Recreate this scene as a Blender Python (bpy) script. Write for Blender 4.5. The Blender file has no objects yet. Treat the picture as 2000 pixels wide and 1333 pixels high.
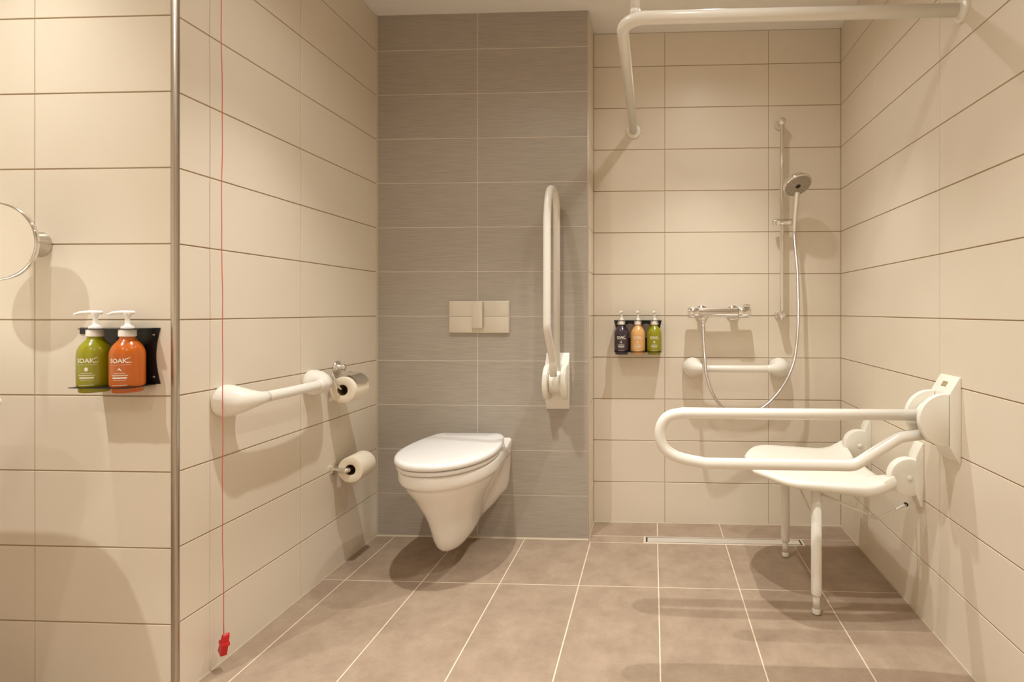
import bpy, bmesh, math, random
from mathutils import Vector, Matrix
random.seed(7)
PI = math.pi
S = bpy.context.scene
COL = S.collection

# ------------------------------------------------------------------ camera, world, exposure
cd = bpy.data.cameras.new('camera')
cam = bpy.data.objects.new('camera', cd)
COL.objects.link(cam)
cam.location = (0.0, 0.0, 1.0183)
cam.rotation_euler = (PI / 2, 0, 0.0445)
cd.sensor_fit = 'HORIZONTAL'
cd.sensor_width = 36.0
cd.lens = 1030.0 / 2000.0 * 36.0
cd.shift_x = -(1228.9 - 1000.0) / 2000.0
cd.shift_y = -(666.5 - 607.53) / 2000.0
cd.clip_start = 0.02
S.camera = cam

W = bpy.data.worlds.new('world')
S.world = W
W.use_nodes = True
W.node_tree.nodes['Background'].inputs[0].default_value = (0.9, 0.85, 0.78, 1)
W.node_tree.nodes['Background'].inputs[1].default_value = 0.0

vs = S.view_settings
vs.view_transform = 'Standard'
vs.look = 'None'
vs.gamma = 1.0
vs.use_curve_mapping = False
vs.exposure = 0.02

# ceiling downlights: (x, y, watts); the last two are added to fill the room with light
LAMPS = [(0.25, 1.95, 66), (0.20, 1.08, 73), (-0.66, 1.46, 76), (-1.66, 0.48, 80), (-1.63, 1.02, 30), (0.0, -0.35, 140), (-1.0, -0.45, 140)]
LAMP_COLOR = (0.985, 1.0, 0.975)
LAMP_BEAMS = [('downlight_beam', math.radians(86), 1.0), ('downlight_spill', math.radians(152), 0.165)]
LAMP_RADIUS = 0.016

# ------------------------------------------------------------------ room measures (metres)
XL, XR = -1.2487, 0.8893          # left wall, right wall
YG, YS, YF = 2.3339, 2.5358, 1.3274   # grey wall, shower wall, vanity wall
XC = -0.2852                      # corner grey wall / shower
ZC = 2.3558                       # ceiling
XW, YR = -2.25, -1.2              # far left wall, wall behind the camera
Z0 = 0.1944

# ------------------------------------------------------------------ materials
def srgb(r, g, b):
    f = lambda c: c / 12.92 if c <= 0.04045 else ((c + 0.055) / 1.055) ** 2.4
    return (f(r / 255), f(g / 255), f(b / 255), 1)

def mat(name, col, rough=0.5, metal=0.0, spec=0.5, coat=0.0):
    m = bpy.data.materials.new(name)
    m.use_nodes = True
    p = m.node_tree.nodes['Principled BSDF']
    p.inputs['Base Color'].default_value = col
    p.inputs['Roughness'].default_value = rough
    p.inputs['Metallic'].default_value = metal
    p.inputs['Specular IOR Level'].default_value = spec
    p.inputs['Coat Weight'].default_value = coat
    return m

def noise_color(m, c1, c2, scale, detail=3, stretch=(1, 1, 1), lo=0.35, hi=0.65, bump=0.0, bump_dist=0.001, rough=None):
    nt = m.node_tree
    p = nt.nodes['Principled BSDF']
    geo = nt.nodes.new('ShaderNodeNewGeometry')
    mp = nt.nodes.new('ShaderNodeMapping')
    mp.inputs['Scale'].default_value = stretch
    nt.links.new(geo.outputs['Position'], mp.inputs['Vector'])
    nz = nt.nodes.new('ShaderNodeTexNoise')
    nz.inputs['Scale'].default_value = scale
    nz.inputs['Detail'].default_value = detail
    nt.links.new(mp.outputs['Vector'], nz.inputs['Vector'])
    cr = nt.nodes.new('ShaderNodeValToRGB')
    cr.color_ramp.elements[0].position = lo
    cr.color_ramp.elements[0].color = c1
    cr.color_ramp.elements[1].position = hi
    cr.color_ramp.elements[1].color = c2
    nt.links.new(nz.outputs['Fac'], cr.inputs['Fac'])
    nt.links.new(cr.outputs['Color'], p.inputs['Base Color'])
    if bump:
        b = nt.nodes.new('ShaderNodeBump')
        b.inputs['Strength'].default_value = bump
        b.inputs['Distance'].default_value = bump_dist
        nt.links.new(nz.outputs['Fac'], b.inputs['Height'])
        nt.links.new(b.outputs['Normal'], p.inputs['Normal'])
    return cr, nz, mp, p

M = {}
M['cream'] = mat('cream_glazed_tile', srgb(230, 216, 195), 0.38, spec=0.42)
noise_color(M['cream'], srgb(227, 214, 194), srgb(232, 219, 200), 2.3, lo=0.3, hi=0.7)
M['grout'] = mat('beige_grout', srgb(172, 148, 116), 0.9)
M['grey'] = mat('grey_linen_tile', srgb(150, 138, 124), 0.42, spec=0.4)
cr, nz, mp, pb = noise_color(M['grey'], srgb(164, 153, 140), srgb(182, 171, 157), 1.0, detail=6, stretch=(11, 11, 420), lo=0.28, hi=0.72, bump=0.15, bump_dist=0.0006)
M['grey_grout'] = mat('pale_grout', srgb(214, 203, 186), 0.9)
M['floor'] = mat('taupe_stone_tile', srgb(150, 127, 106), 0.5, spec=0.4)
# floor: coarse clouds mixed with fine mottling
cr, nz, mp, pb = noise_color(M['floor'], srgb(147, 125, 105), srgb(178, 156, 134), 8.0, detail=13, lo=0.30, hi=0.72, bump=0.12, bump_dist=0.001)
nz.inputs['Roughness'].default_value = 0.76
M['floor_grout'] = mat('light_floor_grout', srgb(222, 204, 180), 0.9)
M['ceiling'] = mat('ceiling_paint', srgb(243, 238, 230), 0.85)
M['paint'] = mat('wall_paint', srgb(244, 238, 228), 0.7)
M['white'] = mat('white_enamel', srgb(240, 234, 222), 0.28, spec=0.5)
M['plastic'] = mat('white_plastic', srgb(240, 234, 220), 0.38, spec=0.5)
M['shade_plastic'] = mat('recess_shade_plastic', srgb(170, 150, 116), 0.6)
M['ceramic'] = mat('white_ceramic', srgb(243, 237, 228), 0.12, spec=0.5, coat=0.3)
M['lid'] = mat('white_seat_plastic', srgb(238, 233, 227), 0.2, spec=0.5)
M['chrome'] = mat('chrome', (0.82, 0.80, 0.77, 1), 0.08, 1.0)
M['steel'] = mat('brushed_steel', (0.62, 0.58, 0.52, 1), 0.28, 1.0)
M['drain_steel'] = mat('drain_steel', (0.95, 0.93, 0.90, 1), 0.5, 1.0)
M['trim'] = mat('satin_trim', (0.60, 0.55, 0.48, 1), 0.32, 1.0)
M['champagne'] = mat('satin_champagne_plate', srgb(218, 208, 190), 0.35, 0.3)
M['black'] = mat('black_powder_coat', srgb(28, 26, 26), 0.4)
M['dark'] = mat('dark_parts_slot_shade', srgb(40, 34, 28), 0.7)
M['rubber'] = mat('grey_rubber', srgb(120, 108, 92), 0.7)
M['paper'] = mat('toilet_paper', srgb(240, 228, 206), 0.95, spec=0.1)
M['paper_end'] = mat('toilet_paper_end', srgb(226, 208, 178), 0.95, spec=0.1)
M['card'] = mat('cardboard_core', srgb(120, 98, 72), 0.9, spec=0.1)
M['red'] = mat('red_plastic', srgb(196, 22, 26), 0.4)
M['cord'] = mat('red_cord', srgb(216, 104, 86), 0.7)
M['mirror'] = mat('mirror_glass', (0.93, 0.92, 0.90, 1), 0.01, 1.0)
M['pump'] = mat('pump_plastic', srgb(242, 236, 226), 0.35)
M['ink'] = mat('white_ink', srgb(236, 228, 206), 0.6)
M['green_b'] = mat('green_bottle', srgb(146, 142, 10), 0.22, coat=0.3)
M['orange_b'] = mat('orange_bottle', srgb(188, 92, 16), 0.2, coat=0.3)
M['purple_b'] = mat('purple_bottle', srgb(58, 42, 54), 0.25, coat=0.3)
M['peach_b'] = mat('peach_bottle', srgb(226, 172, 108), 0.25, coat=0.3)
M['spray'] = mat('spray_face', srgb(176, 166, 150), 0.35, 0.4)
M['sealant'] = mat('sealant', srgb(196, 181, 156), 0.6)
M['hose'] = mat('metal_hose', (0.72, 0.69, 0.66, 1), 0.22, 1.0)
nt = M['hose'].node_tree
wv = nt.nodes.new('ShaderNodeTexWave'); wv.bands_direction = 'Z'; wv.inputs['Scale'].default_value = 130
gg = nt.nodes.new('ShaderNodeNewGeometry')
bp = nt.nodes.new('ShaderNodeBump'); bp.inputs['Strength'].default_value = 0.6; bp.inputs['Distance'].default_value = 0.001
nt.links.new(gg.outputs['Position'], wv.inputs['Vector'])
nt.links.new(wv.outputs['Fac'], bp.inputs['Height'])
nt.links.new(bp.outputs['Normal'], nt.nodes['Principled BSDF'].inputs['Normal'])
M['lens'] = mat('lamp_lens', (1, 0.9, 0.75, 1), 0.5)
pl = M['lens'].node_tree.nodes['Principled BSDF']
pl.inputs['Emission Color'].default_value = (1.0, 0.86, 0.66, 1)
pl.inputs['Emission Strength'].default_value = 12.0

# ------------------------------------------------------------------ mesh helpers
PM = {}
def empty(name, loc, label, cat, group=None):
    o = bpy.data.objects.new(name, None)
    o.empty_display_size = 0.05
    COL.objects.link(o)
    o.location = loc
    PM[o] = Vector(loc)
    tag(o, label, cat, group)
    return o

def tag(o, label, cat, group=None):
    o['label'] = label
    o['category'] = cat
    if group:
        o['group'] = group
    return o

def link(name, bm, m, parent=None, smooth=False, label=None, angle=None):
    """bm holds world coordinates; the object gets a local mesh under its parent"""
    off = PM.get(parent, Vector((0, 0, 0))) if parent else Vector((0, 0, 0))
    if parent is None:                      # origin at base centre
        xs = [v.co for v in bm.verts]
        off = Vector(((min(c.x for c in xs) + max(c.x for c in xs)) / 2, (min(c.y for c in xs) + max(c.y for c in xs)) / 2, min(c.z for c in xs)))
    for v in bm.verts:
        v.co -= off
    me = bpy.data.meshes.new(name)
    bm.normal_update()
    if angle is not None:
        for f in bm.faces: f.smooth = True
        for e in bm.edges:
            if len(e.link_faces) == 2 and e.calc_face_angle(0) > angle: e.smooth = False
    elif smooth:
        for f in bm.faces: f.smooth = True
    bm.to_mesh(me)
    bm.free()
    me.materials.append(m)
    o = bpy.data.objects.new(name, me)
    COL.objects.link(o)
    if parent is not None:
        o.parent = parent
    else:
        o.location = off
    PM[o] = off
    if label:
        o['label'] = label
    return o

def struct(name, bm, m, **k):
    o = link(name, bm, m, **k)
    o['kind'] = 'structure'
    return o

def fix(bm):
    bmesh.ops.recalc_face_normals(bm, faces=bm.faces[:])
    return bm

def box(x0, x1, y0, y1, z0, z1, bev=0.0, seg=2, bm=None):
    own = bm is None
    b = bmesh.new()
    v = [b.verts.new(p) for p in ((x0,y0,z0),(x1,y0,z0),(x1,y1,z0),(x0,y1,z0),(x0,y0,z1),(x1,y0,z1),(x1,y1,z1),(x0,y1,z1))]
    for f in ((0,3,2,1),(4,5,6,7),(0,1,5,4),(1,2,6,5),(2,3,7,6),(3,0,4,7)):
        b.faces.new([v[i] for i in f])
    if bev:
        bmesh.ops.bevel(b, geom=b.edges[:], offset=bev, segments=seg, affect='EDGES', profile=0.5)
    if own:
        return b
    merge(bm, b)
    return bm

def merge(dst, src):
    mp = {v: dst.verts.new(v.co) for v in src.verts}
    for f in src.faces:
        dst.faces.new([mp[v] for v in f.verts])
    src.free()
    return dst

def rings(rs, cap0=True, cap1=True, closed=True):
    """loft equal-length rings of points"""
    b = bmesh.new()
    R = [[b.verts.new(p) for p in r] for r in rs]
    n = len(R[0])
    for a, c in zip(R, R[1:]):
        for i in range(n if closed else n - 1):
            j = (i + 1) % n
            b.faces.new((a[i], a[j], c[j], c[i]))
    if cap0: b.faces.new(R[0])
    if cap1: b.faces.new(R[-1])
    return fix(b)

def frames(pts):
    T = []
    for i in range(len(pts)):
        a = pts[max(0, i - 1)]; c = pts[min(len(pts) - 1, i + 1)]
        T.append((c - a).normalized())
    n = T[0].orthogonal().normalized()
    N = []
    for i, t in enumerate(T):
        n = (n - t * n.dot(t)).normalized()
        N.append(n)
    return T, N

def tube(pts, r, seg=16, rnd=False, bm=None):
    pts = [Vector(p) for p in pts]
    rr = r if isinstance(r, (list, tuple)) else [r] * len(pts)
    T, N = frames(pts)
    P = list(zip(pts, rr, T, N))
    if rnd:                              # rounded tips
        def tip(p, q, t, n, sgn):
            return [(p + t * sgn * q * math.sin(a), max(q * math.cos(a), q * 0.02), t, n) for a in (0.4, 0.8, 1.2, 1.5)]
        P = tip(*P[0], -1)[::-1] + P + tip(*P[-1], 1)
    rs = []
    for p, q, t, n in P:
        bvec = t.cross(n)
        rs.append([p + (n * math.cos(a) + bvec * math.sin(a)) * q for a in (2 * PI * k / seg for k in range(seg))])
    b = rings(rs)
    if bm is None: return b
    return merge(bm, b)

def fillet(pts, rad, n=8):
    """round the inner corners of a polyline"""
    pts = [Vector(p) for p in pts]
    rad = rad if isinstance(rad, (list, tuple)) else [rad] * len(pts)
    out = [pts[0]]
    for i in range(1, len(pts) - 1):
        p, a, c = pts[i], pts[i - 1], pts[i + 1]
        u, w = (a - p).normalized(), (c - p).normalized()
        ang = u.angle(w)
        if abs(ang - PI) < 1e-3:
            out.append(p); continue
        d = rad[i] / math.tan(ang / 2)
        d = min(d, (a - p).length * 0.49, (c - p).length * 0.49)
        r = d * math.tan(ang / 2)
        cen = p + (u + w).normalized() * (r / math.sin(ang / 2))
        s = p + u * d - cen; e = p + w * d - cen
        tot = s.angle(e)
        for k in range(n + 1):
            t = k / n
            q = (s * math.sin((1 - t) * tot) + e * math.sin(t * tot)) / math.sin(tot)
            out.append(cen + q)
    out.append(pts[-1])
    return out

def catmull(pts, n=10):
    P = [Vector(p) for p in pts]
    P = [2 * P[0] - P[1]] + P + [2 * P[-1] - P[-2]]
    out = []
    for i in range(1, len(P) - 2):
        a, b, c, d = P[i-1:i+3]
        for k in range(n):
            t = k / n
            out.append(0.5 * ((2*b) + (c-a)*t + (2*a-5*b+4*c-d)*t*t + (3*b-a-3*c+d)*t**3))
    out.append(P[-2])
    return out

def lathe(prof, base, axis=(0, 0, 1), seg=32, bm=None, cap=True):
    """prof: list of (radius, height) along axis from base"""
    ax = Vector(axis).normalized()
    n = ax.orthogonal().normalized(); bb = ax.cross(n)
    base = Vector(base)
    rs = [[base + ax * h + (n * math.cos(a) + bb * math.sin(a)) * max(r, 1e-4) for a in (2 * PI * k / seg for k in range(seg))] for r, h in prof]
    b = rings(rs, cap, cap)
    if bm is None: return b
    return merge(bm, b)

def extrude_poly(poly, fn, w0, w1, bev=0.0):
    """poly in (a, b); fn(a, b, w) -> world point"""
    b = bmesh.new()
    A = [b.verts.new(fn(p[0], p[1], w0)) for p in poly]
    B = [b.verts.new(fn(p[0], p[1], w1)) for p in poly]
    b.faces.new(A[::-1]); b.faces.new(B)
    n = len(poly)
    for i in range(n):
        j = (i + 1) % n
        b.faces.new((A[i], A[j], B[j], B[i]))
    fix(b)
    if bev:
        es = [e for e in b.edges if e.calc_face_angle(0) > 0.5]
        bmesh.ops.bevel(b, geom=es, offset=bev, segments=2, affect='EDGES', profile=0.5)
    return b

# ------------------------------------------------------------------ tiles
TILE = {}
def tile_mesh(w, h, m, t=0.0025, bev=0.0012):
    key = (round(w, 3), round(h, 3), m)
    if key in TILE: return TILE[key]
    b = bmesh.new()
    def ring(dw, z): return [b.verts.new((sx * (w / 2 - dw), sy * (h / 2 - dw), z)) for sx, sy in ((-1,-1),(1,-1),(1,1),(-1,1))]
    r0, r1, r2 = ring(0, 0), ring(0, t - bev), ring(bev, t)
    for a, c in ((r0, r1), (r1, r2)):
        for i in range(4):
            j = (i + 1) % 4
            b.faces.new((a[i], a[j], c[j], c[i]))
    b.faces.new(r2); b.faces.new(r0[::-1])
    me = bpy.data.meshes.new('tile'); b.to_mesh(me); b.free()
    me.materials.append(M[m])
    TILE[key] = me
    return me

def lay(parent, org, du, dv, us, vs_, m, gu, gv, tilt=0.0006, t=0.0018, bev=0.0009):
    """tiles on the plane org + u*du + v*dv; us, vs_ are joint positions; gu / gv joint widths"""
    du, dv = Vector(du), Vector(dv)
    nrm = du.cross(dv)
    for u0, u1 in zip(us, us[1:]):
        for v0, v1 in zip(vs_, vs_[1:]):
            w, h = u1 - u0 - gu, v1 - v0 - gv
            if w < 0.006 or h < 0.006: continue
            o = bpy.data.objects.new('tile', tile_mesh(w, h, m, t, bev))
            COL.objects.link(o)
            o.parent = parent
            c = Vector(org) + du * (u0 + u1) / 2 + dv * (v0 + v1) / 2 - nrm * t
            R = Matrix((du, dv, nrm)).transposed().to_4x4()
            R = R @ Matrix.Rotation(random.uniform(-tilt, tilt), 4, 'X') @ Matrix.Rotation(random.uniform(-tilt, tilt), 4, 'Y')
            off = PM[parent]
            o.matrix_local = Matrix.Translation(c - off) @ R

ROWS = [0.0] + [Z0 + 0.2 * k for k in range(11)] + [ZC]
G, GS = 0.0018, 0.0006   # recess of the joints behind the tile faces: cream walls; grey wall and floor
TK = 0.12     # wall thickness

floor = struct('floor', box(XW, XR + TK, YR, YS + TK, -0.1, -GS), M['floor_grout'])
ceiling = struct('ceiling', box(XW - TK, XR + TK, YR - TK, YS + TK, ZC, ZC + 0.1), M['ceiling'])
wl = struct('wall_left', box(XL - TK, XL - G, YF + TK, YG + TK, -0.1, ZC), M['grout'])
wv_ = struct('wall_front_left', box(XW, XL - G, YF + G, YF + TK, -0.1, ZC), M['grout'])
wb = struct('wall_back', box(XL - G, XC - G, YG + GS, YG + TK, -0.1, ZC), M['grey_grout'])
wr_ = struct('wall_recess_side', box(XC - TK, XC - G, YG + TK, YS + TK, -0.1, ZC), M['grout'])
ws = struct('wall_shower_back', box(XC - G, XR + G, YS + G, YS + TK, -0.1, ZC), M['grout'])
wr = struct('wall_right', box(XR + G, XR + TK, YR, YS + G, -0.1, ZC), M['grout'])
struct('wall_far_left', box(XW - TK, XW, YR, YF + TK, -0.1, ZC), M['cream'])
struct('wall_rear', box(XW - TK, XR + TK, YR - TK, YR, -0.1, ZC), M['paint'])

HJ, VJ = 0.0036, 0.0020
# left wall (faces +x): u along -y so that u x v = +x
lay(wl, (XL, 0, 0), (0, 1, 0), (0, 0, 1), [YF + 0.012, 1.8207, YG], ROWS, 'cream', VJ, HJ)
lay(wv_, (0, YF, 0), (1, 0, 0), (0, 0, 1), [XW, -2.1308, -1.6381, XL - 0.0125], ROWS, 'cream', VJ, HJ)
lay(wb, (0, YG, 0), (1, 0, 0), (0, 0, 1), [XL, -0.7846, XC - 0.003], ROWS, 'grey', 0.0034, 0.0032, t=GS, bev=0.0003)
lay(wr_, (XC, 0, 0), (0, 1, 0), (0, 0, 1), [YG + 0.003, YS], ROWS, 'cream', VJ, HJ)
lay(ws, (0, YS, 0), (1, 0, 0), (0, 0, 1), [XC, 0.0576, 0.5503, XR], ROWS, 'cream', VJ, HJ)
RY = [YR + 0.02, -0.7763, -0.2856, 0.2051, 0.6958, 1.1865, 1.6772, 2.1679, YS]
lay(wr, (XR, 0, 0), (0, -1, 0), (0, 0, 1), [-y for y in RY[::-1]], ROWS, 'cream', VJ, HJ)

# floor tiles
TW = 0.2959
FX = [0.0215 + TW * k for k in range(-8, 3)]
FX = [XW] + [x for x in FX if x > XW + 0.02] + [XR]
FYJ, D1, D0 = 1.944, 2.3114, 2.3792
fg = 0.0042
def flo(us, vs_):
    lay(floor, (0, 0, 0), (1, 0, 0), (0, 1, 0), us, vs_, 'floor', fg, fg, tilt=0.0001, t=GS, bev=0.0003)
near = [YR, -1.016, -0.424, 0.168, 0.760]
inL = [XL] + [x for x in FX if x > XL + 0.01]
flo(FX, near + [YF])
flo(inL, [YF, FYJ])
gx = [x for x in inL if x < XC + 0.02]
flo(gx, [FYJ, YG])
sx = [-0.2744] + [x for x in inL if x > XC + 0.02]
flo(sx, [FYJ, D1])
sh = [XC] + [x for x in inL if x > XC + 0.02]
flo([XC, -0.0381], [D1, D0])
flo([0.6594, XR], [D1, D0])
flo(sh, [D0, YS])

# edge profiles and sealant beads
ed = box(XL - 0.0125, XL + 0.0006, YF - 0.0006, YF + 0.0115, 0, ZC, 0.002, 2)
struct('trim_1', ed, M['trim'], angle=0.6)
struct('trim_2', box(XC - 0.0035, XC + 0.0006, YG - 0.0006, YG + 0.003, 0, ZC, 0.0008, 2), M['trim'], angle=0.6)
def bead(name, p, q, d1, d2, r=0.004, m='sealant'):
    p, q, d1, d2 = Vector(p), Vector(q), Vector(d1), Vector(d2)
    prof = [Vector((0, 0, 0)), d1 * r, (d1 + d2) * r * 0.35, d2 * r]
    return struct(name, rings([[p + v for v in prof], [q + v for v in prof]]), M[m])
bead('trim_3', (XL, YF + .012, 0), (XL, YG, 0), (1, 0, 0), (0, 0, 1), 0.003)
bead('trim_4', (XL, YG, 0), (XC, YG, 0), (0, -1, 0), (0, 0, 1), 0.0055)
bead('trim_5', (XC, YS, 0), (XR, YS, 0), (0, -1, 0), (0, 0, 1), 0.004)
bead('trim_6', (XR, YR, 0), (XR, YS, 0), (-1, 0, 0), (0, 0, 1), 0.004)
bead('trim_7', (XL, YG, 0), (XL, YG, ZC), (1, 0, 0), (0, -1, 0), 0.006)
bead('trim_8', (XC, YG, 0), (XC, YS, 0), (1, 0, 0), (0, 0, 1), 0.004)

# ------------------------------------------------------------------ downlights
def downlight(x, y, watts, label):
    e = empty('downlight', (x, y, ZC - 0.006), label, 'lamp', 'recessed ceiling downlights')
    prof = [(0.048, 0.006), (0.048, 0.002), (0.044, 0.0), (0.036, 0.0), (0.034, 0.006)]
    link('trim_ring', lathe(prof, (x, y, ZC - 0.006), seg=40, cap=False), M['steel'], e, smooth=True)
    link('lens', lathe([(0.034, 0), (0.034, 0.002), (0.001, 0.002)], (x, y, ZC - 0.004), seg=32), M['lens'], e)
    for nm, cone, share in LAMP_BEAMS:          # reflector beam plus the wide spill of the same lamp
        l = bpy.data.lights.new(nm, 'SPOT')
        l.energy = watts * share
        l.color = LAMP_COLOR
        l.spot_size = cone
        l.spot_blend = 1.0
        l.shadow_soft_size = LAMP_RADIUS
        o = bpy.data.objects.new(nm, l)
        COL.objects.link(o)
        o.parent = e
        o.location = (0, 0, -0.03)
for (x, y, w), lb in zip(LAMPS, ('recessed downlight in the ceiling above the shower', 'recessed downlight in the ceiling in front of the shower',
                                 'recessed downlight in the ceiling in front of the toilet', 'recessed downlight in the ceiling above the washbasin', 'recessed downlight in the ceiling close to the vanity wall',
                                 'added unseen fill lamp in the ceiling over the entrance area, the one nearer the shower side', 'added unseen fill lamp in the ceiling over the entrance area, the one nearer the washbasin side')):
    downlight(x, y, w, lb)

# ------------------------------------------------------------------ hinged support rails
def support_rail(org, out, side, up, raised, label):
    """org: wall point at the hinge height; out / side / up: unit vectors"""
    org, out, side, up = Vector(org), Vector(out), Vector(side), Vector(up)
    fn = lambda u, v, w: org + out * u + up * v + side * w
    e = empty('folding_support_rail', org - up * 0.125, label, 'grab rail', 'hinged support rails')
    prof = [(0, 0.125), (0.005, 0.125), (0.033, 0.077), (0.033, -0.075), (0.006, -0.125), (0, -0.125)]
    link('wall_plate', extrude_poly(prof, fn, -0.052, 0.052, 0.0025), M['plastic'], e, angle=0.5)
    # recess in the sloped upper face, its shade put in as a darker strip
    sl = [(0.0155, 0.107), (0.0165, 0.108), (0.0245, 0.0945), (0.0235, 0.0935)]
    link('slot_shade', extrude_poly(sl, fn, -0.012, 0.012), M['shade_plastic'], e)
    for s in (-1, 1):
        pts = []
        for k in range(25):
            a = -PI * 0.62 + 1.24 * PI * k / 24
            pts.append((0.040 + 0.077 * math.cos(a), 0.077 * math.sin(a)))
        pts += [(0.030, 0.070), (0.030, -0.070)]
        w0, w1 = (0.028, 0.050)
        link('hinge_cheek', extrude_poly(pts, fn, s * w0, s * w1, 0.004), M['plastic'], e, angle=0.6)
    link('hinge_hub', extrude_poly([(0.048 + 0.048 * math.cos(2 * PI * k / 24), 0.048 * math.sin(2 * PI * k / 24)) for k in range(24)], fn, -0.026, 0.026, 0.004), M['plastic'], e, angle=0.6)
    # centre line of the looped tube, hinge at (0.045, 0)
    loop = [(0.800, 0.006), (0.838, -0.003), (0.860, -0.026), (0.8675, -0.060), (0.857, -0.097), (0.829, -0.121), (0.790, -0.1345), (0.727, -0.146)]
    L = [(0.075, 0.006)] + [(p.x, p.y) for p in catmull([(u, v, 0) for u, v in loop], 5)] + [(0.285, -0.148), (0.150, -0.060), (0.080, -0.050)]
    tr = 0.0168
    if raised:
        L = [(0.045 - v * 1.38, u - 0.045) for u, v in L]
        tr = 0.0152
    pts = [fn(u, v, 0) for u, v in L[:-3]] + fillet([fn(u, v, 0) for u, v in L[-4:]], [0, 0.06, 0.05, 0], 10)[1:]
    link('tube', tube(pts, tr, 20), M['white'], e, smooth=True)
    return e

support_rail((XR, 1.613, 0.7005), (-1, 0, 0), (0, 1, 0), (0, 0, 1), False, 'white support rail folded down in front of the shower seat')
support_rail((-0.421, YG, 0.7065), (0, -1, 0), (1, 0, 0), (0, 0, 1), True, 'white support rail folded upright against the grey tiled wall')

# ------------------------------------------------------------------ fixed grab handles
def grab_handle(p0, p1, out, label):
    p0, p1, out = Vector(p0), Vector(p1), Vector(out)
    d = (p1 - p0).normalized(); up = Vector((0, 0, 1))
    e = empty('grab_handle', (p0 + p1) / 2 - up * 0.045, label, 'grab rail', 'short fixed grab handles')
    Rb, h0 = 0.060, 0.016                 # bend from the wall into the bar
    n = 20
    a0, a1 = p0 + d * Rb + out * (h0 + Rb), p1 - d * Rb + out * (h0 + Rb)
    path = [a0 + (a1 - a0) * (k / n) + out * 0.004 * math.sin(PI * k / n) for k in range(n + 1)]
    link('bar', tube(path, 0.0165, 20), M['white'], e, smooth=True)
    for p, s in ((p0, 1), (p1, -1)):
        ds = d * s
        st = [(0, 0.0, 0.0440), (0, 0.004, 0.0462), (0, 0.012, 0.0466)]
        rs = [[p + out * h + (ds * math.cos(q) + up * math.sin(q)) * r for q in (2 * PI * k / 36 for k in range(36))] for _, h, r in st]
        for deg, r in ((8, 0.0455), (18, 0.0432), (30, 0.0388), (42, 0.0338), (54, 0.0288), (66, 0.0243), (78, 0.0205), (90, 0.0180), (100, 0.0172)):
            f = math.radians(min(deg, 90))
            c = p + out * (h0 + Rb * math.sin(f)) + ds * (Rb * (1 - math.cos(f)) + (0.012 if deg > 90 else 0))
            e1 = ds * math.cos(f) - out * math.sin(f)
            rs.append([c + (e1 * math.cos(q) + up * math.sin(q)) * r for q in (2 * PI * k / 36 for k in range(36))])
        link('socket', rings(rs), M['white'], e, smooth=True)
    return e
grab_handle((XL, 1.480, 0.757), (XL, 1.868, 0.757), (1, 0, 0), 'white grab handle on the cream wall beside the toilet rolls')
grab_handle((0.190, YS, 0.750), (0.596, YS, 0.750), (0, -1, 0), 'white grab handle under the shower mixer')

# ------------------------------------------------------------------ toilet
TX = -0.797
def halfw(d, p, w, wf, df):
    d0 = 0.46 * p
    b = w if d < d0 else w * max(0.0, 1 - ((d - d0) / (p - d0)) ** 2.25) ** 0.5
    t = min(1.0, d / df)
    s = 1 - t * t * (3 - 2 * t)
    base = w * (0.90 + 0.10 * min(1, d / max(d0, 1e-6))) if d < d0 else b
    return base * (1 - s) + wf * s

def toilet_ring(z, p, w, wf, df=0.09, n=26, zb=None, lift=0.0):
    pts = []
    ds = [p * (1 - math.cos(PI / 2 * k / n)) ** 0.0 * math.sin(PI / 2 * k / n) for k in range(n + 1)]
    for d in ds:
        hw = halfw(d, p, w, wf, df)
        zz = z + (zb * max(0, 1 - d / 0.07) if zb else 0) + lift * max(0.0, 1 - d / 0.30) ** 1.2
        pts.append((d, hw, zz))
    right = [Vector((TX + h, YG - d, zz)) for d, h, zz in pts]
    left = [Vector((TX - h, YG - d, zz)) for d, h, zz in pts[:-1]][::-1]
    return right + left

t = empty('toilet', (TX, YG, 0.084), 'white wall-hung toilet with a closed lid under the flush plate', 'toilet')
spec = [  # z, projection, half width, flange half width, flange depth
    (0.084, 0.285, 0.022, 0.050, 0.13), (0.087, 0.322, 0.042, 0.062, 0.13), (0.097, 0.350, 0.058, 0.078, 0.13), (0.115, 0.368, 0.069, 0.094, 0.12), (0.145, 0.383, 0.078, 0.110, 0.12),
    (0.185, 0.396, 0.085, 0.130, 0.11), (0.220, 0.410, 0.094, 0.146, 0.10), (0.255, 0.428, 0.107, 0.153, 0.10), (0.290, 0.450, 0.125, 0.157, 0.10),
    (0.320, 0.465, 0.142, 0.160, 0.10), (0.345, 0.488, 0.156, 0.162, 0.10), (0.366, 0.500, 0.165, 0.163, 0.10), (0.376, 0.504, 0.168, 0.163, 0.10),
    (0.381, 0.514, 0.175, 0.164, 0.09), (0.388, 0.522, 0.180, 0.165, 0.09), (0.400, 0.526, 0.182, 0.166, 0.08), (0.424, 0.526, 0.182, 0.166, 0.08),
    (0.431, 0.523, 0.180, 0.164, 0.08), (0.434, 0.516, 0.174, 0.158, 0.08)]
rs = [toilet_ring(z, p, w, wf, df, zb=(0.016 if z > 0.42 else None), lift=0.062 * max(0.0, (0.24 - z) / 0.156)) for z, p, w, wf, df in spec]
bowl = link('bowl', rings(rs), M['ceramic'], t, angle=1.1)
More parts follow.
